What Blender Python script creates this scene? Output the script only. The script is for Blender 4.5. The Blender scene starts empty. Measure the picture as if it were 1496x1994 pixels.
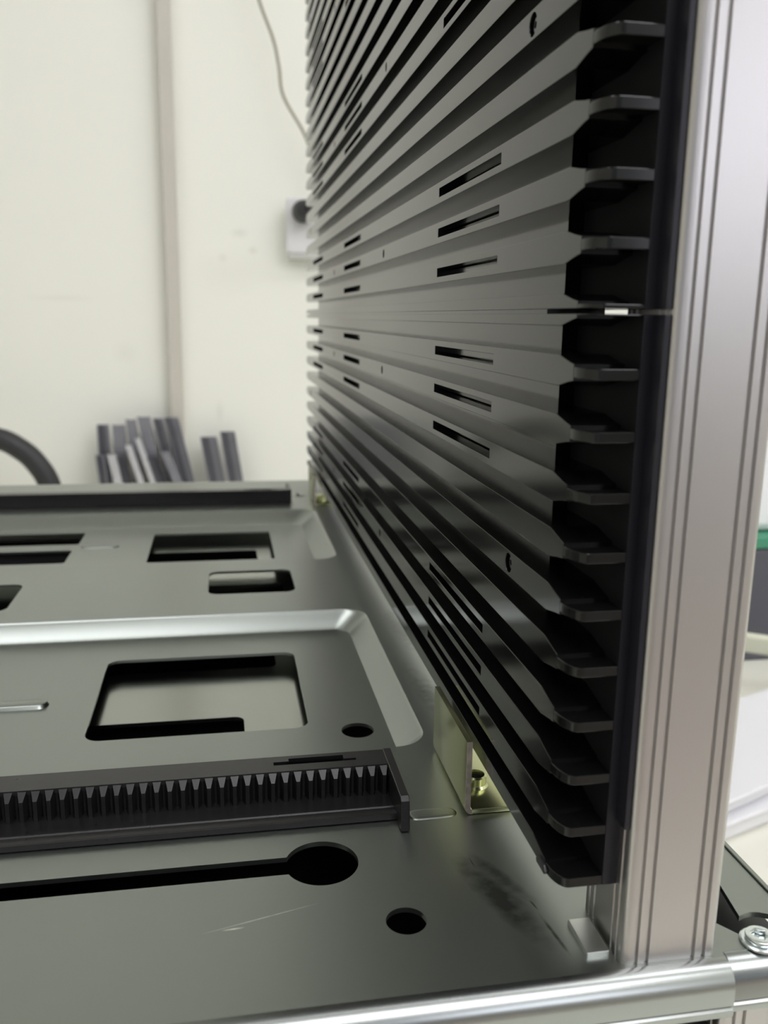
import bpy, bmesh, math, random
from mathutils import Vector, Matrix
random.seed(4)
C = bpy.context.scene.collection
sc = bpy.context.scene
S = 0.001            # everything below is written in millimetres
PI = math.pi

# ------------------------------------------------------------------ camera
def look_matrix(a, b, c):
    ca, sa, cb, sb, cc, s_ = math.cos(a), math.sin(a), math.cos(b), math.sin(b), math.cos(c), math.sin(c)
    Rz = Matrix(((cc, -s_, 0), (s_, cc, 0), (0, 0, 1)))
    Rx = Matrix(((1, 0, 0), (0, ca, -sa), (0, sa, ca)))
    Ry = Matrix(((cb, 0, -sb), (0, 1, 0), (sb, 0, cb)))
    return Ry @ Rx @ Rz
R = look_matrix(0.2147, -0.0148, 0.1804)
cam_data = bpy.data.cameras.new('camera')
cam = bpy.data.objects.new('camera', cam_data); C.objects.link(cam)
right, fwd, up = R[0], R[1], R[2]
M4 = Matrix((right, up, -fwd)).transposed().to_4x4()
M4.translation = Vector((-65.18, -133.29, -1.593)) * S
cam.matrix_world = M4
cam_data.sensor_fit = 'VERTICAL'; cam_data.sensor_height = 4.6; cam_data.sensor_width = 3.45
cam_data.lens = 1736.34 * 4.6 / 1994
cam_data.clip_start = 0.005; cam_data.clip_end = 50
cam_data.dof.use_dof = True
cam_data.dof.focus_distance = 0.205
cam_data.dof.aperture_fstop = cam_data.lens / 1.35
sc.camera = cam

# ------------------------------------------------------------------ world, exposure
sc.view_settings.view_transform = 'Standard'
sc.view_settings.look = 'None'
sc.view_settings.gamma = 1.0
sc.view_settings.use_curve_mapping = False
sc.view_settings.exposure = 0.26
sc.cycles.use_denoising = True
sc.cycles.max_bounces = 8
sc.cycles.caustics_reflective = False
sc.cycles.sample_clamp_indirect = 6.0
w = bpy.data.worlds.new('world'); sc.world = w; w.use_nodes = True
w.node_tree.nodes['Background'].inputs[0].default_value = (0.80, 0.84, 0.90, 1)
w.node_tree.nodes['Background'].inputs[1].default_value = 0.35
LAMP = 5.2

# ------------------------------------------------------------------ helpers
def tag(o, label=None, cat=None, group=None, kind=None):
    if label: o['label'] = label
    if cat: o['category'] = cat
    if group: o['group'] = group
    if kind: o['kind'] = kind
    return o

def thing(name, label, cat, loc=(0, 0, 0), group=None):
    o = bpy.data.objects.new(name, None); C.objects.link(o)
    o.location = Vector(loc) * S; o.empty_display_size = 0.01
    return tag(o, label, cat, group)

def link(name, me, mat, parent=None, loc=None):
    if mat is not None:
        me.materials.clear(); me.materials.append(mat)
    o = bpy.data.objects.new(name, me); C.objects.link(o)
    if parent is not None:
        o.parent = parent
        o.location = (Vector(loc) * S if loc is not None else Vector((0, 0, 0))) - (parent.location if loc is None else Vector((0, 0, 0)))
    elif loc is not None:
        o.location = Vector(loc) * S
    return o
# convention: child meshes are written in world millimetres; link() offsets them by the parent's base
def world_offset(o):
    # plain sum of the locations up the chain (nothing is rotated or scaled)
    v = Vector(o.location); p = o.parent
    while p: v += p.location; p = p.parent
    return v

def obj(name, bm, mat, parent=None, smooth=None):
    me = bpy.data.meshes.new(name)
    if smooth is not None:
        for f in bm.faces: f.smooth = True
        for e in bm.edges:
            if len(e.link_faces) == 2 and e.calc_face_angle(0) > math.radians(smooth): e.smooth = False
    bmesh.ops.scale(bm, vec=(S, S, S), verts=bm.verts)
    if parent is not None:
        bmesh.ops.translate(bm, vec=-world_offset(parent), verts=bm.verts)
    bm.to_mesh(me); bm.free()
    me.materials.append(mat)
    o = bpy.data.objects.new(name, me); C.objects.link(o)
    if parent is not None: o.parent = parent
    return o

def rebase(o):
    """put a one-mesh thing's origin at the centre of its base"""
    xs = [v.co for v in o.data.vertices]
    c = Vector(((min(v.x for v in xs) + max(v.x for v in xs)) / 2, (min(v.y for v in xs) + max(v.y for v in xs)) / 2, min(v.z for v in xs)))
    o.data.transform(Matrix.Translation(-c)); o.location = c
    return o

def add_box(bm, x0, x1, y0, y1, z0, z1, bevel=0.0, mtx=None):
    m = Matrix.Translation(((x0 + x1) / 2, (y0 + y1) / 2, (z0 + z1) / 2)) @ Matrix.Diagonal((x1 - x0, y1 - y0, z1 - z0, 1))
    r = bmesh.ops.create_cube(bm, size=1, matrix=m)
    vs = r['verts']
    if bevel:
        es = {e for v in vs for e in v.link_edges}
        r = bmesh.ops.bevel(bm, geom=list(es), offset=bevel, segments=2, affect='EDGES', profile=0.5)
        vs = list({v for f in r['faces'] for v in f.verts} | {v for v in vs if v.is_valid})
    if mtx is not None: bmesh.ops.transform(bm, matrix=mtx, verts=vs)
    return vs

def box(*a, **k):
    bm = bmesh.new(); add_box(bm, *a, **k); return bm

def loops_mesh(outer, holes, a0, a1, axis='Z', bevel=0.0, bm=None):
    """extrude a polygon with holes between a0 and a1; axis names the extrusion direction"""
    cu = bpy.data.curves.new('tmp', 'CURVE'); cu.dimensions = '2D'; cu.fill_mode = 'BOTH'
    for lp in [outer] + list(holes):
        sp = cu.splines.new('POLY'); sp.points.add(len(lp) - 1)
        for p, q in zip(sp.points, lp): p.co = (q[0], q[1], 0, 1)
        sp.use_cyclic_u = True
    cu.extrude = (a1 - a0) / 2 - bevel
    if bevel:
        cu.bevel_depth = bevel; cu.bevel_resolution = 1; cu.offset = -bevel
    o = bpy.data.objects.new('tmp', cu)
    me = bpy.data.meshes.new_from_object(o)
    bpy.data.objects.remove(o); bpy.data.curves.remove(cu)
    if bm is None: bm = bmesh.new()
    b2 = bmesh.new(); b2.from_mesh(me); bpy.data.meshes.remove(me)
    mid = (a0 + a1) / 2
    for v in b2.verts:
        x, y, z = v.co
        if axis == 'Z': v.co = (x, y, z + mid)
        elif axis == 'X': v.co = (z + mid, x, y)      # loop given as (Y, Z)
        elif axis == 'Y': v.co = (x, -z + mid, y)     # loop given as (X, Z)
    bmesh.ops.remove_doubles(b2, verts=b2.verts, dist=0.0005)
    bmesh.ops.recalc_face_normals(b2, faces=b2.faces)
    for f in b2.faces: f.smooth = False
    me = bpy.data.meshes.new('t'); b2.to_mesh(me); b2.free(); bm.from_mesh(me); bpy.data.meshes.remove(me)
    return bm

def rrect(x0, x1, y0, y1, r, n=6):
    pts = []
    for cx, cy, a in ((x1 - r, y1 - r, 0), (x0 + r, y1 - r, 90), (x0 + r, y0 + r, 180), (x1 - r, y0 + r, 270)):
        for i in range(n + 1):
            t = math.radians(a + 90 * i / n); pts.append((cx + r * math.cos(t), cy + r * math.sin(t)))
    return pts

def circ(cx, cy, r, n=32, ry=None):
    ry = ry or r
    return [(cx + r * math.cos(2 * PI * i / n), cy + ry * math.sin(2 * PI * i / n)) for i in range(n)]

def add_tube(bm, pts, r, n=10, cap=True):
    rings = []; pts = [Vector(p) for p in pts]
    prev = None
    for i, p in enumerate(pts):
        d = (pts[min(i + 1, len(pts) - 1)] - pts[max(i - 1, 0)]).normalized()
        u = d.cross(Vector((0, 0, 1)) if abs(d.z) < .9 else Vector((1, 0, 0))).normalized() if prev is None else (prev - d * prev.dot(d)).normalized()
        prev = u; v = d.cross(u)
        rr = r[i] if isinstance(r, (list, tuple)) else r
        rings.append([bm.verts.new(p + rr * (u * math.cos(2 * PI * k / n) + v * math.sin(2 * PI * k / n))) for k in range(n)])
    for a, b in zip(rings, rings[1:]):
        for k in range(n): bm.faces.new((a[k], a[(k + 1) % n], b[(k + 1) % n], b[k]))
    if cap: bm.faces.new(rings[0][::-1]); bm.faces.new(rings[-1])
    bmesh.ops.recalc_face_normals(bm, faces=bm.faces)

def spline(pts, n=8):
    pts = [Vector(p) for p in pts]; out = []
    P = [pts[0]] + pts + [pts[-1]]
    for i in range(1, len(P) - 2):
        for k in range(n):
            t = k / n; a, b, c, d = P[i - 1], P[i], P[i + 1], P[i + 2]
            out.append(0.5 * ((2 * b) + (c - a) * t + (2 * a - 5 * b + 4 * c - d) * t * t + (3 * b - a - 3 * c + d) * t ** 3))
    out.append(pts[-1]); return out

def lathe(bm, prof, cx, cy, n=32):
    """prof: (r, z) from bottom to top about a vertical axis"""
    rings = [[bm.verts.new((cx + r * math.cos(2 * PI * k / n), cy + r * math.sin(2 * PI * k / n), z)) for k in range(n)] for r, z in prof]
    for a, b in zip(rings, rings[1:]):
        for k in range(n): bm.faces.new((a[k], a[(k + 1) % n], b[(k + 1) % n], b[k]))
    bm.faces.new(rings[0][::-1]); bm.faces.new(rings[-1])
    bmesh.ops.recalc_face_normals(bm, faces=bm.faces)

# ------------------------------------------------------------------ materials
def mat(name, col, rough=0.5, metal=0.0, ior=1.5, cvar=0.0, rvar=0.0, scale=40, bump=0.0, bscale=800, stretch=(1, 1, 1), spec=0.5, emit=None):
    m = bpy.data.materials.new(name); m.use_nodes = True; nt = m.node_tree; b = nt.nodes['Principled BSDF']
    b.inputs['Base Color'].default_value = (*col, 1); b.inputs['Roughness'].default_value = rough
    b.inputs['Metallic'].default_value = metal; b.inputs['IOR'].default_value = ior
    b.inputs['Specular IOR Level'].default_value = spec
    tc = nt.nodes.new('ShaderNodeTexCoord'); mp = nt.nodes.new('ShaderNodeMapping'); mp.inputs['Scale'].default_value = stretch
    nt.links.new(tc.outputs['Object'], mp.inputs[0])
    def noise(s, det=1.5):
        n = nt.nodes.new('ShaderNodeTexNoise'); n.inputs['Scale'].default_value = s; n.inputs['Detail'].default_value = det
        nt.links.new(mp.outputs[0], n.inputs['Vector']); return n.outputs['Fac']
    def rng(sock, a, c):
        r = nt.nodes.new('ShaderNodeMapRange'); r.inputs['From Min'].default_value = .15; r.inputs['From Max'].default_value = .85; r.interpolation_type = 'SMOOTHSTEP'
        r.inputs['To Min'].default_value = a; r.inputs['To Max'].default_value = c; nt.links.new(sock, r.inputs[0]); return r.outputs[0]
    if cvar:
        f = noise(scale)
        mx = nt.nodes.new('ShaderNodeMix'); mx.data_type = 'RGBA'
        mx.inputs['A'].default_value = (*[c * (1 - cvar) for c in col], 1); mx.inputs['B'].default_value = (*[min(1, c * (1 + cvar)) for c in col], 1)
        nt.links.new(rng(f, 0, 1), mx.inputs['Factor']); nt.links.new(mx.outputs['Result'], b.inputs['Base Color'])
    if rvar:
        nt.links.new(rng(noise(scale * 1.7, 1.5), max(0.02, rough - rvar), rough + rvar), b.inputs['Roughness'])
    if bump:
        bp = nt.nodes.new('ShaderNodeBump'); bp.inputs['Strength'].default_value = bump; bp.inputs['Distance'].default_value = 0.0002
        nt.links.new(noise(bscale, 3), bp.inputs['Height']); nt.links.new(bp.outputs[0], b.inputs['Normal'])
    if emit:
        b.inputs['Emission Color'].default_value = (*emit[0], 1); b.inputs['Emission Strength'].default_value = emit[1]
    return m

galv = mat('galvanised_steel', (0.30, 0.325, 0.305), 0.31, 1.0)
def add_stains(m, marks):
    """marks: (x, y, length, width, angle, strength) in mm, world coordinates less the plate's base; real smears on the metal"""
    nt = m.node_tree; b = nt.nodes['Principled BSDF']; src = None
    tc = nt.nodes.new('ShaderNodeTexCoord')
    for x, y, l, w_, a, st, col in marks:
        sub = nt.nodes.new('ShaderNodeVectorMath'); sub.operation = 'SUBTRACT'; sub.inputs[1].default_value = ((x + 140) * S, (y - 240) * S, 9 * S)
        nt.links.new(tc.outputs['Object'], sub.inputs[0])
        mp = nt.nodes.new('ShaderNodeMapping'); mp.inputs['Rotation'].default_value = (0, 0, -math.radians(a)); nt.links.new(sub.outputs[0], mp.inputs[0])
        m2 = nt.nodes.new('ShaderNodeVectorMath'); m2.operation = 'MULTIPLY'; m2.inputs[1].default_value = (1 / (l * S), 1 / (w_ * S), 30); nt.links.new(mp.outputs[0], m2.inputs[0])
        g = nt.nodes.new('ShaderNodeTexGradient'); g.gradient_type = 'SPHERICAL'; nt.links.new(m2.outputs[0], g.inputs[0])
        nz = nt.nodes.new('ShaderNodeTexNoise'); nz.inputs['Scale'].default_value = 350; nt.links.new(tc.outputs['Object'], nz.inputs['Vector'])
        mu = nt.nodes.new('ShaderNodeMath'); mu.operation = 'MULTIPLY'; nt.links.new(g.outputs['Fac'], mu.inputs[0]); nt.links.new(nz.outputs['Fac'], mu.inputs[1])
        mr = nt.nodes.new('ShaderNodeMapRange'); mr.inputs['From Min'].default_value = .06; mr.inputs['From Max'].default_value = .4; mr.inputs['To Max'].default_value = st; nt.links.new(mu.outputs[0], mr.inputs[0])
        mx = nt.nodes.new('ShaderNodeMix'); mx.data_type = 'RGBA'; nt.links.new(mr.outputs[0], mx.inputs['Factor']); mx.inputs['A'].default_value = b.inputs['Base Color'].default_value
        if src is not None: nt.links.new(src, mx.inputs['A'])
        mx.inputs['B'].default_value = (*col, 1)
        src = mx.outputs['Result']
    nt.links.new(src, b.inputs['Base Color'])
galv_top = mat('galvanised_steel_top', (0.30, 0.325, 0.305), 0.33, 1.0, scale=60)
DK, LT = (0.05, 0.055, 0.05), (0.8, 0.82, 0.8)
add_stains(galv_top, [(-13, 18, 20, 4.5, -72, .75, DK), (-10.5, 24, 13, 2.2, -65, .6, DK), (-6, 6, 8, .6, -82, .9, DK), (-6.9, 14.5, 2.2, .35, -78, .9, DK),
                      (-65.5, 16.7, 2.6, .35, 4, 1.0, LT), (-60, 19, 14, .18, 14, .7, LT), (-15.2, 30, 2.6, .3, -85, .8, DK), (-4, 110, 40, 5, 95, .5, DK), (-2, 175, 30, 5, 92, .4, DK)])
galv_lower = mat('dull_inner_steel', (0.36, 0.38, 0.35), 0.18, 1.0)
galv_lip = mat('galvanised_fold_highlight', (0.36, 0.385, 0.375), 0.27, 1.0)  # highlight put into the base colour, paler than the plate
galv_edge = mat('bright_sheared_steel', (0.62, 0.64, 0.63), 0.35, 1.0, cvar=0.08, scale=90)
alu = mat('anodised_aluminium', (0.53, 0.515, 0.505), 0.36, 1.0, cvar=0.03, rvar=0.03, scale=25, bump=0.05, bscale=2500, stretch=(1, 1, .08))
plastic = mat('black_glossy_plastic', (0.005, 0.0055, 0.005), 0.13, 0.0, 1.45)
plastic_slab = mat('black_satin_plastic', (0.012, 0.013, 0.016), 0.30, 0.0, 1.5)
plastic_matte = mat('matte_black_plastic', (0.004, 0.004, 0.005), 0.75, 0.0, 1.4, spec=0.25)
plastic_edge = mat('navy_black_plastic', (0.008, 0.008, 0.013), 0.4, 0.0, 1.45)
rack_plastic = mat('black_grained_plastic', (0.012, 0.0115, 0.012), 0.30, 0.0, 1.5, cvar=0.1, rvar=0.03, scale=300, bump=0.06, bscale=3500)
zinc = mat('yellow_passivated_zinc', (0.50, 0.52, 0.30), 0.24, 1.0, cvar=0.08, rvar=0.03, scale=60)
zinc_edge = mat('pinkish_zinc_edge', (0.80, 0.68, 0.62), 0.3, 1.0, cvar=0.25, scale=600)
screw_metal = mat('bright_zinc_screw', (0.72, 0.78, 0.78), 0.18, 1.0)
smudge_mark = (0.60, 0.60, 0.52)
wall_paint = mat('cream_wall_paint', (0.86, 0.865, 0.785), 0.6, cvar=0.02, scale=3, bump=0.05, bscale=60)
ceil_paint = mat('white_ceiling_paint', (0.80, 0.80, 0.78), 0.8, cvar=0.02, scale=3)
floor_mat = mat('grey_green_floor_paint', (0.40, 0.345, 0.29), 0.45, cvar=0.08, scale=4)
trunk_mat = mat('beige_trunking_plastic', (0.56, 0.535, 0.47), 0.5, cvar=0.03, scale=10)
grey_prof = mat('grey_channel_metal', (0.27, 0.27, 0.30), 0.42, 0.6, cvar=0.1, scale=30)
grey_prof_light = mat('pale_channel_metal', (0.60, 0.60, 0.62), 0.4, 0.5, cvar=0.05, scale=30)
grey_prof_dark = mat('dark_channel_metal', (0.10, 0.10, 0.115), 0.45, 0.4, cvar=0.1, scale=30)
hose_mat = mat('black_rubber', (0.022, 0.022, 0.024), 0.5, cvar=0.2, scale=20)
wire_mat = mat('olive_grey_wire', (0.30, 0.30, 0.22), 0.5, cvar=0.05, scale=50)
socket_mat = mat('off_white_socket_plastic', (0.74, 0.74, 0.74), 0.35, cvar=0.02, scale=30)
bench_mat = mat('cream_bench_laminate', (0.78, 0.78, 0.68), 0.35, cvar=0.04, scale=6)
bench_leg_mat = mat('grey_bench_steel', (0.35, 0.36, 0.37), 0.4, 0.6, cvar=0.05, scale=10)
tray_mat = mat('white_tray_plastic', (0.74, 0.74, 0.76), 0.35, cvar=0.03, scale=15)
rack_cream = mat('cream_rack_paint', (0.66, 0.67, 0.54), 0.4, cvar=0.04, scale=15)
machine_dark = mat('charcoal_machine_paint', (0.08, 0.08, 0.10), 0.4, cvar=0.15, scale=12)
machine_green = mat('green_lid_paint', (0.05, 0.26, 0.15), 0.4, cvar=0.1, scale=12)
machine_white = mat('white_machine_paint', (0.82, 0.83, 0.84), 0.4, cvar=0.02, scale=12)
tube_mat = mat('lit_fluorescent_tube', (1, 1, 1), 0.5, emit=((0.97, 0.96, 1.0), LAMP))
window_light = mat('daylight_through_frosted_glass', (0.9, 0.9, 0.95), 0.5, emit=((0.88, 0.89, 1.0), 2.9))
fixture_mat = mat('white_fixture_enamel', (0.8, 0.8, 0.8), 0.4, cvar=0.02, scale=10)

# ------------------------------------------------------------------ the room
ZB = -320.0          # bench top
FL, CE = -1070.0, 1700.0
YW = 1300.0
def struct(name, bm, m):
    o = obj(name, bm, m); o['kind'] = 'structure'; return o
struct('floor', box(-2600, 2600, -6000, YW + 60, FL - 60, FL), floor_mat)
struct('ceiling', box(-2600, 2600, -6000, YW + 60, CE, CE + 60), ceil_paint)
wall_marked = mat('cream_wall_paint_smudged', (0.86, 0.865, 0.785), 0.6)
nt = wall_marked.node_tree; bsdf = nt.nodes['Principled BSDF']
tcw = nt.nodes.new('ShaderNodeTexCoord'); src = None
for x, z, rx, rz, st in ((-34, 121, 16, 9, .35), (-14, 96, 9, 8, .4), (-60, 84, 9, 8, .3), (-70, -150, 8, 22, .3), (-300, 20, 60, 6, .2), (-210, -60, 25, 20, .15), (-55, 60, 60, 40, .12)):
    m1 = nt.nodes.new('ShaderNodeVectorMath'); m1.operation = 'SUBTRACT'; m1.inputs[1].default_value = (x * S, 0, z * S); nt.links.new(tcw.outputs['Object'], m1.inputs[0])
    m2 = nt.nodes.new('ShaderNodeVectorMath'); m2.operation = 'MULTIPLY'; m2.inputs[1].default_value = (1 / (rx * S), 0, 1 / (rz * S)); nt.links.new(m1.outputs[0], m2.inputs[0])
    g = nt.nodes.new('ShaderNodeTexGradient'); g.gradient_type = 'SPHERICAL'; nt.links.new(m2.outputs[0], g.inputs[0])
    mu = nt.nodes.new('ShaderNodeMath'); mu.operation = 'MULTIPLY'; mu.inputs[1].default_value = st; nt.links.new(g.outputs['Fac'], mu.inputs[0])
    mx = nt.nodes.new('ShaderNodeMix'); mx.data_type = 'RGBA'; mx.inputs['A'].default_value = (0.86, 0.865, 0.785, 1); mx.inputs['B'].default_value = (*smudge_mark, 1)
    nt.links.new(mu.outputs[0], mx.inputs['Factor'])
    if src is not None: nt.links.new(src, mx.inputs['A'])
    src = mx.outputs['Result']
nt.links.new(src, bsdf.inputs['Base Color'])
struct('wall_back', box(-2600, 2600, YW, YW + 60, FL, CE), wall_marked)
struct('wall_left', box(-2660, -2600, -6000, YW + 60, FL, CE), wall_paint)
struct('wall_right', loops_mesh([(-6000, FL), (YW + 60, FL), (YW + 60, CE), (-6000, CE)], [[(-5200, 250), (-2700, 250), (-2700, 1560), (-5200, 1560)]], 2600, 2660, 'X', 0), wall_paint)

# ceiling lights (fixture + tubes)
def ceiling_light(x, y, label, along='X', L=1200, W=300):
    t = thing('ceiling_light', label, 'light', (x, y, CE - 40), 'panel lights on the ceiling')
    hx, hy = (L / 2, W / 2) if along == 'X' else (W / 2, L / 2)
    obj('housing', box(x - hx, x + hx, y - hy, y + hy, CE - 30, CE, 4), fixture_mat, t)
    obj('diffuser', box(x - hx + 12, x + hx - 12, y - hy + 12, y + hy - 12, CE - 34, CE - 29.5), tube_mat, t)
    return t
ceiling_light(1350, 150, 'lit white panel light on the ceiling nearest the cream wall and right of the plate', 'X', 2200, 400)
ceiling_light(980, -950, 'lit white panel light on the ceiling just behind the camera, on the right', 'X', 2300, 520)
ceiling_light(980, -1700, 'lit white panel light on the ceiling further behind the camera, on the right', 'X', 2300, 520)
ceiling_light(-760, -90, 'lit white panel light on the ceiling above the left side of the steel plate', 'X', 1350, 400)
ceiling_light(-900, -2600, 'lit white panel light on the ceiling well behind the camera, on the left', 'X', 1500, 400)
# window in the right wall, behind the camera
bm = box(2596, 2606, -5200, -2700, 250, 1560)
struct('window_1', bm, window_light)
bm = loops_mesh([(-5260, 190), (-2640, 190), (-2640, 1620), (-5260, 1620)], [[(-5200, 250), (-3980, 250), (-3980, 1560), (-5200, 1560)], [(-3920, 250), (-2700, 250), (-2700, 1560), (-3920, 1560)]], 2560, 2596, 'X', 0)
struct('trim_1', bm, fixture_mat)

# workbench
t = thing('workbench', 'cream topped workbench carrying the magazine frame and the plastic trays', 'table', (150, 400, FL))
obj('bench_top', box(-900, 1250, -260, 1272, ZB - 30, ZB, 3), bench_mat, t)
for x in (-850, 1200):
    for y in (-210, 1200):
        obj('leg', box(x - 25, x + 25, y - 25, y + 25, FL, ZB - 30, 2), bench_leg_mat, t)

# cable trunking and socket on the back wall
bm = box(-145, -125, YW - 22, YW, FL, CE, 2)
tr = obj('cable_trunking', bm, trunk_mat); tag(tr, 'beige vertical cable trunking running up the cream back wall', 'trunking'); rebase(tr)
t = thing('power_socket', 'off white square power socket box on the cream wall beside the black rails', 'socket', (80, YW, 85))
obj('back_box', box(38, 124, YW - 26, YW, 85, 165, 3), socket_mat, t)
obj('face_plate', box(35, 127, YW - 31, YW - 25, 92, 171, 2), socket_mat, t)
t = thing('power_plug', 'black round plug pushed into the off white wall socket', 'plug', (60, YW - 45, 138))
bm = bmesh.new(); add_tube(bm, [(60, YW - 31.5, 151), (60, YW - 40, 151), (60, YW - 66, 152), (60, YW - 72, 152)], [16, 17, 13, 8], 16); obj('body', bm, hose_mat, t, smooth=40)
bm = bmesh.new(); add_tube(bm, spline([(60, YW - 70, 152), (66, YW - 84, 158), (78, YW - 74, 178), (104, YW - 66, 184), (140, YW - 50, 150), (142, YW - 28, -60), (140, YW - 14, ZB + 3.5), (142, YW - 12, -700), (142, YW - 6, FL + 4)]), 3, 8); obj('cord', bm, hose_mat, t, smooth=50)
bm = bmesh.new(); add_tube(bm, spline([(-30, YW - 30, 620), (-16, YW - 30, 500), (-1, YW - 38, 434), (18, YW - 38, 385), (26, YW - 38, 349), (32, YW - 38, 310), (61, YW - 38, 262), (86, YW - 38, 212), (150, YW - 30, 150), (230, YW - 20, 60), (240, YW - 12, ZB + 3), (242, YW - 12, -700), (242, YW - 6, FL + 3)]), 2.3, 8)
for p in ((-30, YW - 30, 620),): add_tube(bm, spline([p, (-40, YW - 20, 760), (-42, YW - 6, CE - 5)]), 2.3, 8)
o = obj('hanging_wire', bm, wire_mat, smooth=50); tag(o, 'thin olive grey wire hanging down in front of the cream wall', 'wire')

bm = bmesh.new(); add_tube(bm, spline([(-560, 1150, ZB + 15), (-520, 1150, -230), (-440, 1150, -165), (-372, 1150, -170), (-342, 1150, -184), (-320, 1150, -206), (-304, 1150, -240), (-296, 1150, ZB + 12), (-250, 1140, ZB + 15)]), 15, 14)
o = obj('rubber_hose', bm, hose_mat, smooth=50); tag(o, 'thick black rubber hose arching up at the left edge behind the steel plate', 'hose')

# grey channel profiles standing on the bench, leaning at the wall
def channel(x_top, z_top, lean, wdt, dep, y, m, label, open_front=True):
    h = z_top - ZB
    tk = 1.8; hw = wdt / 2
    lp = [(-hw, 0), (-hw + tk, 0), (-hw + tk, dep - tk), (hw - tk, dep - tk), (hw - tk, 0), (hw, 0), (hw, dep), (-hw, dep)]
    if not open_front: lp = [(a, dep - b) for a, b in lp][::-1]
    bm = loops_mesh(lp, [], 0, h, 'Z', 0)
    for v in bm.verts: v.co.x += -lean * v.co.z / h            # lean over the height
    for v in bm.verts: v.co += Vector((x_top + lean, y, ZB))
    o = obj('channel_profile', bm, m)
    tag(o, label, 'profile', 'grey channel profiles stood against the wall'); rebase(o)
    if open_front:
        b2 = box(-hw + tk, -hw + tk + wdt * .42, dep - tk - 5, dep - tk - .1, 0, h - 1)
        for v in b2.verts: v.co.x += -lean * v.co.z / h
        for v in b2.verts: v.co += Vector((x_top + lean, y, ZB))
        obj('groove_shade', b2, grey_prof_dark, o)  # dark strip stands in for the shade inside the channel
    return o
yb, yf = YW - 42, YW - 70
channel(-244, -166, 2, 17, 11, yb, grey_prof, 'grey channel profile, leftmost and upright one of the cluster')
channel(-221, -166, 3, 18, 11, yb, grey_prof, 'grey channel profile with flat side out, second upright of the cluster', False)
channel(-203, -158, 15, 14, 11, yb, grey_prof, 'narrow grey channel profile under the topmost point, third of the back row', False)
channel(-184, -154, 28, 18, 11, yb, grey_prof, 'grey channel profile at the tallest point of the cluster', False)
channel(-163, -157, 32, 15, 11, yb, grey_prof, 'grey channel profile just right of the tallest one, dark groove showing')
channel(-143, -156, 36, 21, 11, yb, grey_prof, 'broad grey channel profile nearest to the beige trunking, leaning')
channel(-247, -208, 10, 12, 11, yf, grey_prof, 'short grey channel profile in front at the left of the cluster')
channel(-230, -207, 22, 12, 11, yf, grey_prof_light, 'short pale channel profile, leftmost of the pale front ones', False)
channel(-205, -193, 36, 9, 11, yf, grey_prof_light, 'short pale channel profile, middle one of the pale front ones', False)
channel(-191, -183, 40, 8, 11, yf, grey_prof_light, 'short pale channel profile, tallest of the pale front ones', False)
channel(-218, -211, 30, 10, 11, yf, grey_prof_dark, 'short dark channel profile between two pale ones')
channel(-152, -203, 42, 13, 11, yf, grey_prof, 'short grey channel profile in front at the right of the cluster', False)
channel(-172, -212, 40, 14, 11, yf, grey_prof_dark, 'short dark channel profile in front, right of the tallest pale one')
channel(-88, -186, 22, 25, 14, yb - 3, grey_prof, 'grey channel profile alone right of the trunking, shorter of the two')
channel(-59, -178, 21, 23, 14, yb - 3, grey_prof, 'grey channel profile alone right of the trunking, taller of the two')

# ------------------------------------------------------------------ steel base plate
ZP = -114.7
XL = -330.0
Y1 = 487.0
def pan(bm, x0, x1, y0, y1, r, dz, ix, iyn, iyf, windows):
    """pressed recess: rounded shoulder, sloped wall, floor with windows"""
    steps = [(0.0, 0.0), (0.04, -.03), (0.12, -0.12), (0.22, -0.28), (0.78, -0.80), (0.90, -0.93), (1.0, -1.0)]
    rings = []
    for f, z in steps:
        lp = rrect(x0 + ix * f, x1 - ix * f, y0 + iyn * f, y1 - iyf * f, r - min(r * .55, 3) * f, 8)
        rings.append([bm.verts.new((px, py, ZP + z * dz)) for px, py in lp])
    for a, b in zip(rings, rings[1:]):
        n = len(a)
        for k in range(n): bm.faces.new((a[k], b[k], b[(k + 1) % n], a[(k + 1) % n]))
    lp = rrect(x0 + ix, x1 - ix, y0 + iyn, y1 - iyf, r - min(r * .55, 3), 8)
    loops_mesh(lp, windows, ZP - dz - 1.0, ZP - dz, 'Z', 0, bm)

plate = thing('steel_base_plate', 'grey galvanised steel base plate with pressed recesses and cut windows', 'plate', (-140, 240, ZP - 9))
P1 = (-330 + 20, -12.0, 84.0, 201.5, 9.0)
P2 = (-330 + 20, -12.2, 277.0, 391.0, 9.0)
outline = [(XL, -5), (22.9, -5), (22.9, -3.8), (43, -3.8), (43, Y1), (XL, Y1)]
key = []
kc, kr = (-46.8, 34.4), 7.8
a0 = math.asin(3.0 / kr)
n = 40
for i in range(n + 1):
    a = PI + a0 + (2 * PI - 2 * a0) * i / n
    key.append((kc[0] + kr * math.cos(a), kc[1] + .6 + kr * math.sin(a)))
key = [(-290, 32.1)] + key + [(-290, 37.9)]
opening = [(21.6, 9.0), (26.4, 3.4), (31.0, -3.0), (41.0, -3.0), (41.0, 1.0), (39.8, 3.0), (38.0, 4.5), (36.3, 5.4), (34.6, 5.8), (33.0, 5.5), (31.7, 5.0), (33.4, 15.4), (21.6, 16.8)]
bm = loops_mesh(outline, [rrect(*P1, 8), rrect(*P2, 8), key, circ(-32.8, 13.9, 3.95), rrect(-73, -36.6, 227, 261, 4.5), opening,
                          rrect(-210, -150, 216, 252, 4.5)], ZP - 1.1, ZP, 'Z', 0)
obj('sheet', bm, galv_top, plate, smooth=30)
bm = bmesh.new()
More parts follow.
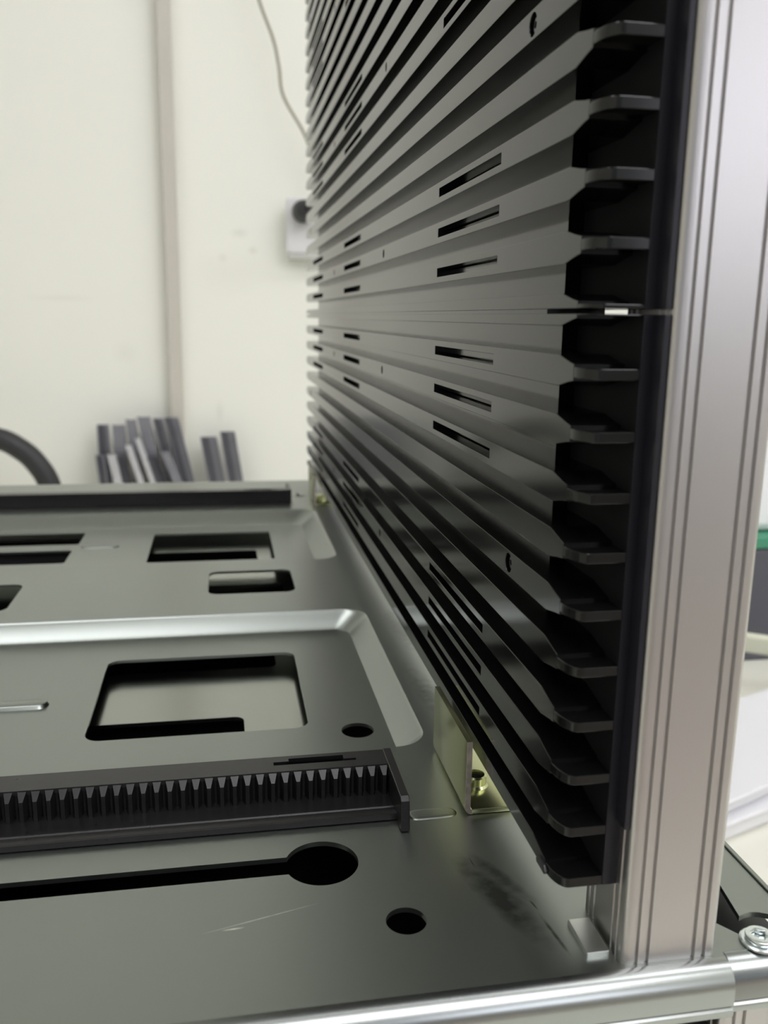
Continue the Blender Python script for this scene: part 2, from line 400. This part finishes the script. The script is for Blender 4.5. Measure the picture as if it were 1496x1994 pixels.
pan(bm, P1[0], P1[1], P1[2], P1[3], P1[4], 6.0, 7.0, 5, 7.0, [rrect(-106.6, -42, 111.5, 173.2, 4.5), circ(-28.2, 107.4, 4.8), rrect(-215, -143, 165, 178, 3), rrect(-290, -150, 112, 150, 4)])
obj('front_recess', bm, galv, plate, smooth=50)
bm = bmesh.new()
pan(bm, P2[0], P2[1], P2[2], P2[3], P2[4], 6.0, 9.5, 8, 13.0, [rrect(-104, -41, 302, 361, 1.5), rrect(-290, -141.6, 343, 368.5, 1.5), rrect(-290, -143, 306, 331, 2)])
obj('rear_recess', bm, galv, plate, smooth=50)
# folded front lip
def lip(x0, x1, dy=0.0, dzl=0.0, nm='front_lip'):
    o = [(-5 + dy, 0 + dzl)]
    for i in range(1, 11):
        a = PI / 2 + PI / 2 * i / 10; o.append((-5 + dy + 4 * math.cos(a), -4 + dzl + 4 * math.sin(a)))
    o += [(-9 + dy, -7.0 + dzl), (-8.75 + dy, -7.35 + dzl), (-8.75 + dy, -7.6 + dzl), (-9.1 + dy, -7.9 + dzl), (-9.15 + dy, -8.9 + dzl), (-8.9 + dy, -9.4 + dzl), (-8.0 + dy, -9.5 + dzl), (-7.9 + dy, -4 + dzl)]
    for i in range(9, -1, -1):
        a = PI / 2 + PI / 2 * i / 10; o.append((-5 + dy + 2.9 * math.cos(a), -4 + dzl + 2.9 * math.sin(a)))
    lp = [(y, z + ZP) for y, z in o]
    return loops_mesh(lp, [], x0, x1, 'X', 0.12)
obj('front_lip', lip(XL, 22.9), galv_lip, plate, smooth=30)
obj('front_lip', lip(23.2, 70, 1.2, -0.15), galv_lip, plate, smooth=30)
bm = lip(XL, 43)
for v in bm.verts: v.co.y = Y1 - 5 - v.co.y
bmesh.ops.reverse_faces(bm, faces=bm.faces)
obj('rear_lip', bm, galv, plate, smooth=30)
def bead(x0, x1, y0, y1, z, h=0.5):
    bm = bmesh.new(); r = (y1 - y0) / 2 - .01
    rings = []
    for ins, zz in ((0, -0.15), (0.25, 0.08), (0.7, h * .8), (1.2, h)):
        rings.append([bm.verts.new((a, b, z + zz)) for a, b in rrect(x0 + ins, x1 - ins, y0 + ins, y1 - ins, max(.1, r - ins), 6)])
    for a, b in zip(rings, rings[1:]):
        m_ = len(a)
        for k in range(m_): bm.faces.new((a[k], a[(k + 1) % m_], b[(k + 1) % m_], b[k]))
    bm.faces.new(rings[-1]); return bm
obj('pressed_bead', bead(-25.3, -13.3, 47.6, 52.4, ZP, 0.35), galv, plate, smooth=60)
obj('pressed_bead', bead(-150, -120.3, 135.5, 142, ZP - 6, 1.2), galv, plate, smooth=60)
obj('pressed_bead', bead(-140, -119.7, 333, 341, ZP - 6, 0.6), galv, plate, smooth=60)
obj('pressed_bead', bead(-24, -13.5, 428, 440, ZP, 0.35), galv, plate, smooth=60)
o = obj('raised_tab', box(-2.4, 1.9, -1.3, 8.2, ZP - 0.3, ZP + 0.95, 0.15), galv_edge, plate); 
obj('edge_ridge', box(41.6, 42.7, 7, 29, ZP - .2, ZP + .45, 0.2), galv, plate)
# inner steel sheet under the plate
ZL = ZP - 11.5
bm = loops_mesh([(XL + 5, 2), (21, 2), (21, 480), (XL + 5, 480)],
                [rrect(-260, -60.9, 100, 133.5, 3), rrect(-260, -48.3, 173.4, 206, 3), rrect(-120, -39, 240, 277.5, 3), rrect(-120, -49, 316, 341, 2), rrect(-300, -130, 316, 380, 2)], ZL - 1.2, ZL, 'Z', 0)
o = obj('inner_steel_sheet', bm, galv_lower); tag(o, 'lower steel sheet seen through the windows of the base plate', 'sheet'); rebase(o)

t = thing('dark_backing', 'added black backing under the steel plate, keeping its slots and the lip gap dark', 'tray', (-140, 240, ZL - 12))  # added black sheet and apron, hide the bench and darken the openings
obj('backing_floor', loops_mesh([(XL + 6, 0), (21.4, 0), (21.4, 482), (XL + 6, 482)], [], ZL - 12, ZL - 8, 'Z', 0), plastic_matte, t)
obj('backing_apron', box(XL + 6, 22.2, -2.4, -0.2, ZP - 80, ZP - 2), plastic_matte, t)
# slotted screw block at right
bm = box(21.6, 42.6, -0.1, 60, ZP - 9.2, ZP - 6.8, 0.3)
o = obj('screw_block', bm, plastic_slab); tag(o, 'black plastic block seen through the cut-out right of the column', 'block'); rebase(o)
SX, SY = 31.3, -2.4
t = thing('pan_head_screw', 'bright zinc screw with wide round head at the right edge', 'screw', (SX, SY, ZP))
zs = ZP + .02
bm = bmesh.new(); lathe(bm, [(3.5, zs), (3.65, zs + .15), (3.6, zs + .5), (3.3, zs + .7), (2.9, zs + .7)], SX, SY, 40); obj('washer_flange', bm, screw_metal, t, smooth=30)
bm = bmesh.new()
star = [(SX + (1.6 if i % 2 else 1.1) * math.cos(PI * i / 6), SY + (1.6 if i % 2 else 1.1) * math.sin(PI * i / 6)) for i in range(12)]
loops_mesh(circ(SX, SY, 2.7, 36), [star], zs + .7, zs + 1.6, 'Z', 0.25, bm); obj('screw_head', bm, screw_metal, t, smooth=30)

# ------------------------------------------------------------------ aluminium profile posts
def groove_outline(x0, x1, y0, y1, r=1.2, ga=2.6, gb=4.7, gw=0.85, gd=0.55):
    pts = []
    def side(p, q):
        d = Vector((q[0] - p[0], q[1] - p[1])); L = d.length; d.normalize(); nrm = Vector((-d.y, d.x))   # inward for CCW
        out = [r]
        for g in (ga, gb, L - gb, L - ga):
            out += [g - gw / 2, g - gw / 4, g + gw / 4, g + gw / 2]
        out.append(L - r)
        res = []
        for i, s in enumerate(out):
            dep = 0
            if 1 <= i <= 16 and ((i - 1) % 4) in (1, 2): dep = gd
            v = Vector(p) + d * s + nrm * dep; res.append((v.x, v.y))
        return res
    c = [(x0, y0), (x1, y0), (x1, y1), (x0, y1)]
    for i in range(4):
        pts += side(c[i], c[(i + 1) % 4])
        cx = [x1 - r, x1 - r, x0 + r, x0 + r][i]; cy = [y0 + r, y1 - r, y1 - r, y0 + r][i]; a = [-90, 0, 90, 180][i]
        for k in range(1, 4):
            th = math.radians(a + 90 * k / 4); pts.append((cx + r * math.cos(th), cy + r * math.sin(th)))
    return pts
def post(x0, x1, y0, y1, z0, z1, label, m=alu, name='profile_column'):
    bm = loops_mesh(groove_outline(x0, x1, y0, y1), [rrect(x0 + 2.2, x1 - 2.2, y0 + 2.2, y1 - 2.2, 1, 2)], z0, z1, 'Z', 0)
    o = obj(name, bm, m, smooth=25); tag(o, label, 'column'); rebase(o); return o
post(2.85, 21.2, -4.4, 13.0, ZP + .02, 330, 'silver aluminium profile column with fine grooves, large in front at right')
post(2.85, 21.2, 466, 483.4, ZP + .02, 330, 'silver aluminium profile column at the far end of the black rails')
post(22.6, 40.9, -6, 12, ZB, ZP - 9.3, 'silver aluminium profile post under the plate at the lower right')
post(-320, -302, 2, 20, ZB, ZP - 1.1, 'silver aluminium profile post under the front left of the plate')
post(-320, -302, 460, 478, ZB, ZP - 1.1, 'silver aluminium profile post under the far left of the plate')
post(22.6, 40.9, 460, 478, ZB, ZP - 1.1, 'silver aluminium profile post under the far right of the plate')

# ------------------------------------------------------------------ black comb panels
LEN = 480.0
XT = -8.8            # face of the wide guides
XF = -3.0            # floor of the grooves
def rib_plan(w=-XT - .04):
    """plan outline (X, Y) of one thin rib with rounded ends"""
    near = []
    for i in range(13):
        a = PI / 2 * i / 12
        near.append((-6.1 - (w - 6.1) * math.sin(a), 5.6 * (1 - math.cos(a)) ))
    near += [(-w, 7.5), (-5.0, 9.5)]
    far = [(x, LEN - y) for x, y in near][::-1]
    return [(1.0, 0.0)] + near + far + [(1.0, LEN)]
def guide_outline(half_lo=2.6, half_hi=2.6, nose=1.35):
    lo, hi = -half_lo, half_hi
    nl, nh = max(-nose, lo), min(nose, hi)
    return [(5.6, nl), (7.6, nl * .75 + lo * .25), (12.2, lo), (LEN - 12.2, lo), (LEN - 5.6, nl), (LEN - 5.6, nh), (LEN - 12.2, hi), (12.2, hi), (7.6, nh * .75 + hi * .25), (5.6, nh)]
def rail_mesh(kind, lo=-.9, hi=.9, half_lo=2.6, half_hi=2.6):
    bm = loops_mesh(rib_plan(), [], lo, hi, 'Z', 0.14)
    if kind == 'bottom':
        # last rib: closed foot with a small step on the rounded corner
        pass
    holes = []
    if 'slots' in kind:
        holes += [[(50.2, -1.1), (103.2, -1.1), (103.2, 1.1), (50.2, 1.1)], [(237.5, -1.1), (287.5, -1.1), (287.5, 1.1), (237.5, 1.1)], [(376, -1.1), (429, -1.1), (429, 1.1), (376, 1.1)]]
    if 'dot' in kind:
        holes += [circ(184.2, 0, 1.45, 16), circ(324, 0, 1.45, 16)]
    if 'pin' in kind:
        holes += [circ(34.2, 0, 2.0, 24), circ(445.8, 0, 2.0, 24)]
    loops_mesh(guide_outline(half_lo, half_hi), holes, XT, 0.5, 'X', 0.10, bm)
    if 'pin' in kind:
        for y in (34.2, 445.8):
            loops_mesh(circ(y, 0, 1.25, 20), [circ(y, 0, 0.55, 12)], XT + 0.5, XF, 'X', 0.1, bm)
    bmesh.ops.scale(bm, vec=(S, S, S), verts=bm.verts)
    me = bpy.data.meshes.new('rail_' + kind); bm.to_mesh(me); bm.free(); me.materials.append(plastic); return me
RM = {}
def rail(kind, j, parent, **k):
    key = kind + str(sorted(k.items()))
    if key not in RM: RM[key] = rail_mesh(kind, **k)
    o = bpy.data.objects.new('rail', RM[key]); C.objects.link(o); o.parent = parent
    o.location = Vector((0, 0, (10 * j + 0.1) * S)) - parent.location
    return o
def kind_of(j):
    a = abs(j)
    b = (a - 1) % 6
    k = 'slots' if b < 3 and a > 0 else 'plain'
    if a in (2, 8, 14, 20): k += '_dot'
    if a in (5, 17): k = 'plain_pin'
    return k
SEAM_LO, SEAM_HI = -0.55, 0.28
ZBOT, ZTOP = -100.9, 301.0
def slab(z0, z1, parent):
    bm = loops_mesh([(0, 26.5), (2.8, 26.5), (2.8, LEN - 26.5), (XF, LEN - 26.5), (XF, 26.5)], [], z0, z1, 'Z', 0.1)
    obj('slab', bm, plastic, parent)
    for a, b in ((0, 26.5), (LEN - 26.5, LEN)):
        obj('entry_wall', loops_mesh([(0, a), (2.8, a), (2.8, b), (0, b)], [], z0, z1, 'Z', 0.1), plastic_matte, parent)
low = thing('comb_panel', 'lower black plastic comb panel with ribs, below the thin bright seam', 'panel', (-3, 240, ZBOT), 'black comb panels one above the other')
slab(ZBOT, SEAM_LO, low)
for j in range(-9, 0): rail(kind_of(j), j, low)
rail('plain', 0, low, lo=-.9, hi=SEAM_LO - .1, half_lo=2.6, half_hi=SEAM_LO - .1)
rail('plain', -10, low, lo=-1.0, hi=0.9, half_lo=0.95, half_hi=2.6)
bm = loops_mesh([(4.6, -100.9), (8.6, -100.9), (9.0, -100.2), (8.2, -99.4), (5.2, -99.4), (4.4, -100.2)], [], -9.3, -7.6, 'X', 0.15)
obj('foot_nub', bm, plastic_slab, low)
obj('edge_strip', box(1.75, 2.8, -3.5, -0.02, -88, SEAM_LO, 0.1), plastic_edge, low)
obj('end_face', box(0.02, 2.78, -0.12, 0.05, ZBOT + .1, SEAM_LO), plastic_edge, low)
upp = thing('comb_panel', 'upper black plastic comb panel with ribs, above the thin bright seam', 'panel', (-3, 240, SEAM_HI), 'black comb panels one above the other')
slab(SEAM_HI, ZTOP, upp)
rail('plain', 0, upp, lo=SEAM_HI - .1, hi=0.9, half_lo=-(SEAM_HI - .1), half_hi=2.6)
for j in range(1, 31): rail(kind_of(j), j, upp)
obj('edge_strip', box(1.75, 2.8, -3.5, -0.02, SEAM_HI, ZTOP, 0.1), plastic_edge, upp)
obj('end_face', box(0.02, 2.78, -0.12, 0.05, SEAM_HI, ZTOP - .1), plastic_edge, upp)
obj('joint_tongue', box(XT + .6, 2.7, 21.0, 459, SEAM_LO - .0, SEAM_HI + .0), plastic, upp)

# ------------------------------------------------------------------ gear racks
def gear_rack(x_end, y0, flip, label):
    def F(y): return (y0 + y) if not flip else (y0 - y)
    t = thing('gear_rack', label, 'rack', (x_end - 120, F(10), ZP), 'toothed black racks on the plate')
    XA = x_end - 262
    def zz(z): return ZP + z
    # y measured from the front foot of the rack
    prof = [(0, .25), (0, 1.6), (.5, 1.75), (1.6, 1.75), (1.9, 1.35), (3.4, 1.35), (3.7, 1.6), (4.1, 1.6), (4.4, 1.1), (12.2, 1.1), (12.2, 6.9), (13.2, 6.9), (13.2, 2.5), (18.2, 2.5), (18.2, 6.9), (19.2, 6.9), (19.2, .25)]
    lp = [(F(y), zz(z)) for y, z in prof]
    bm = loops_mesh(lp, [], XA, x_end - 2, 'X', 0.08)
    obj('rack_body', bm, rack_plastic, t)
    slots = []
    for c in (x_end - 19.3, x_end - 190):
        pts = [(-10, 0), (10, 0), (10, 1.0), (7, 1.0), (7, 2.9), (-6.3, 2.9), (-6.3, 1.6), (-10, 1.6)]
        slots.append([(c + a, F(14.9 + b)) for a, b in pts])
    obj('slotted_strip', loops_mesh([(XA, F(11.8)), (x_end - 2, F(11.8)), (x_end - 2, F(19.2)), (XA, F(19.2))], slots, zz(6.95), zz(8.0), 'Z', 0.0), rack_plastic, t)
    bm = box(XA, x_end - 2.1, min(F(13.3), F(18.1)), max(F(13.3), F(18.1)), zz(2.55), zz(2.9)); obj('channel_shade', bm, recess_shade, t)  # dark sheet stands in for shade down in the strip slots
    obj('end_plate', loops_mesh([(F(-5.2), zz(.25)), (F(-4.4), zz(7.2)), (F(-3.4), zz(8.1)), (F(19.4), zz(8.1)), (F(19.4), zz(.25))], [], x_end - 2.1, x_end, 'X', 0.2), rack_plastic, t)
    # teeth
    pitch = 2.95
    b = bmesh.new()
    s = 1 if not flip else -1
    base = [(-1.28, 0.1), (-.42, -2.3), (.42, -2.3), (1.28, .1)]      # (x, y) root..crest
    z0, z1, zc = 1.0, 7.75, 6.1
    vb = [b.verts.new((x, s * y, z0)) for x, y in base]
    vm = [b.verts.new((x, s * y, (z1 if y > 0 else zc))) for x, y in base]
    top = [b.verts.new((-.95, s * -.55, z1)), b.verts.new((.95, s * -.55, z1))]
    b.faces.new((vb[0], vb[1], vm[1], top[0], vm[0])); b.faces.new((vb[1], vb[2], vm[2], vm[1])); b.faces.new((vb[2], vb[3], vm[3], top[1], vm[2]))
    b.faces.new((vm[1], vm[2], top[1], top[0])); b.faces.new((top[0], top[1], vm[3], vm[0]))
    bmesh.ops.recalc_face_normals(b, faces=b.faces)
    bmesh.ops.scale(b, vec=(S, S, S), verts=b.verts)
    me = bpy.data.meshes.new('tooth'); b.to_mesh(me); b.free(); me.materials.append(rack_plastic)
    x = x_end - 3.2; k = 0
    while x > XA + 2:
        o = bpy.data.objects.new('tooth', me); C.objects.link(o); o.parent = t
        o.location = Vector((x, F(12.2), ZP)) * S - t.location
        x -= pitch; k += 1
    return t
recess_shade = mat('recess_shade_black', (0.004, 0.004, 0.004), 0.6)  # near-black colour in place of shade inside slots and collar holes
gear_rack(-25.9, 48.6, False, 'black toothed gear rack with end plate lying near the front of the steel plate')
gear_rack(-24.5, 430.0, True, 'black gear rack at the far edge of the steel plate, below the grey profiles')

# ------------------------------------------------------------------ zinc brackets
def bracket(y0, y1, label):
    xa = -11.9
    t = thing('angle_bracket', label, 'bracket', (-3, (y0 + y1) / 2, ZP), 'yellow zinc brackets under the comb panel')
    th, h, r = 1.3, 18.4, 1.8
    o = [(xa, ZP + h), (xa, ZP + .1 + r)]
    for i in range(1, 6):
        a = PI + PI / 2 * i / 6; o.append((xa + r + r * math.cos(a), ZP + .1 + r + r * math.sin(a)))
    o += [(xa + r, ZP + .1), (2.0, ZP + .1), (2.0, ZP + .1 + th), (xa + r, ZP + .1 + th)]
    ri = r - th
    for i in range(5, 0, -1):
        a = PI + PI / 2 * i / 6; o.append((xa + r + ri * math.cos(a), ZP + .1 + r + ri * math.sin(a)))
    o += [(xa + th, ZP + .1 + r), (xa + th, ZP + h)]
    bm = loops_mesh(o, [], y0, y1, 'Y', 0.15)
    obj('angle_plate', bm, zinc, t, smooth=30)
    # bare edge facing the camera
    n_in = [(xa + r + ri * math.cos(PI + PI / 2 * i / 6), ZP + .1 + r + ri * math.sin(PI + PI / 2 * i / 6)) for i in range(5, 0, -1)]
    obj('cut_edge', loops_mesh(o[:8] + n_in + [(xa + th, ZP + .1 + r), (xa + th, ZP + h)], [], y0 - .08, y0 + .1, 'Y', 0), zinc_edge, t)
    bm = bmesh.new()
    lathe(bm, [(3.2, ZP + 1.3), (3.2, ZP + 1.5), (2.7, ZP + 2.0), (2.7, ZP + 3.9), (2.2, ZP + 4.2), (2.0, ZP + 3.2), (1.9, ZP + 1.6)], -6.3, y0 + 11, 28)
    obj('threaded_collar', bm, zinc, t, smooth=40)
    obj('bore_shade', loops_mesh(circ(-6.3, y0 + 11, 1.9, 20), [], ZP + 1.6, ZP + 3.0), recess_shade, t)  # dark plug in place of the shade down the collar hole
bracket(48.2, 80.5, 'yellow zinc angle bracket under the near part of the comb panel')
bracket(398.0, 432.0, 'yellow zinc angle bracket under the far end of the comb panel')

# ------------------------------------------------------------------ things beyond the column on the right
def rbox(name, x, y, z, lx, ly, lz, ang, m, parent=None, bevel=2):
    mt = Matrix.Translation((x, y, z)) @ Matrix.Rotation(math.radians(ang), 4, 'Z')
    return obj(name, box(-lx / 2, lx / 2, -ly / 2, ly / 2, 0, lz, bevel, mtx=mt), m, parent)
t = thing('plastic_tray', 'white plastic tray lying on the bench, lower of the two behind the column', 'tray', (330, 385, ZB), 'white trays on the bench')
rbox('tray_body', 320, 400, ZB, 260, 90, 13, 20, tray_mat, t, 3); rbox('rim', 320, 400, ZB + 13, 268, 98, 3, 20, tray_mat, t, 1.5)
t = thing('plastic_tray', 'white plastic tray stacked on the other tray behind the column', 'tray', (335, 392, ZB + 16.2), 'white trays on the bench')
rbox('tray_body', 325, 408, ZB + 16.2, 240, 84, 11, 23, tray_mat, t, 3); rbox('rim', 325, 408, ZB + 27, 250, 94, 3, 23, tray_mat, t, 1.5)
t = thing('tray_rack', 'cream painted steel frame standing behind the white trays', 'rack', (400, 515, ZB))
for x, y in ((330, 560), (470, 470)):
    rbox('upright', x, y, ZB, 14, 14, 56, -33, rack_cream, t)
    rbox('foot', x, y, ZB, 16, 50, 6, -33, rack_cream, t)
rbox('rail', 400, 515, ZB + 40, 152, 10, 16, -33, rack_cream, t)
t = thing('dark_machine', 'charcoal machine with green band and white hood at the right edge', 'machine', (650, 730, ZB))
rbox('machine_body', 650, 730, ZB, 520, 260, 112, 0, machine_dark, t, 4)
rbox('green_lid', 650, 730, ZB + 112, 524, 264, 12, 0, machine_green, t, 2)
rbox('white_hood', 650, 730, ZB + 124, 490, 230, 110, 0, machine_white, t, 8)
bm = bmesh.new(); add_tube(bm, spline([(250, 480, ZB + 2.6), (290, 470, -296), (308, 466, -293), (322, 466, -300), (334, 470, ZB + 2.6), (352, 478, ZB + 2.6)]), 2.5, 8)
o = obj('white_cable', bm, socket_mat, smooth=50); tag(o, 'pale cable drooping beside the white trays', 'cable')
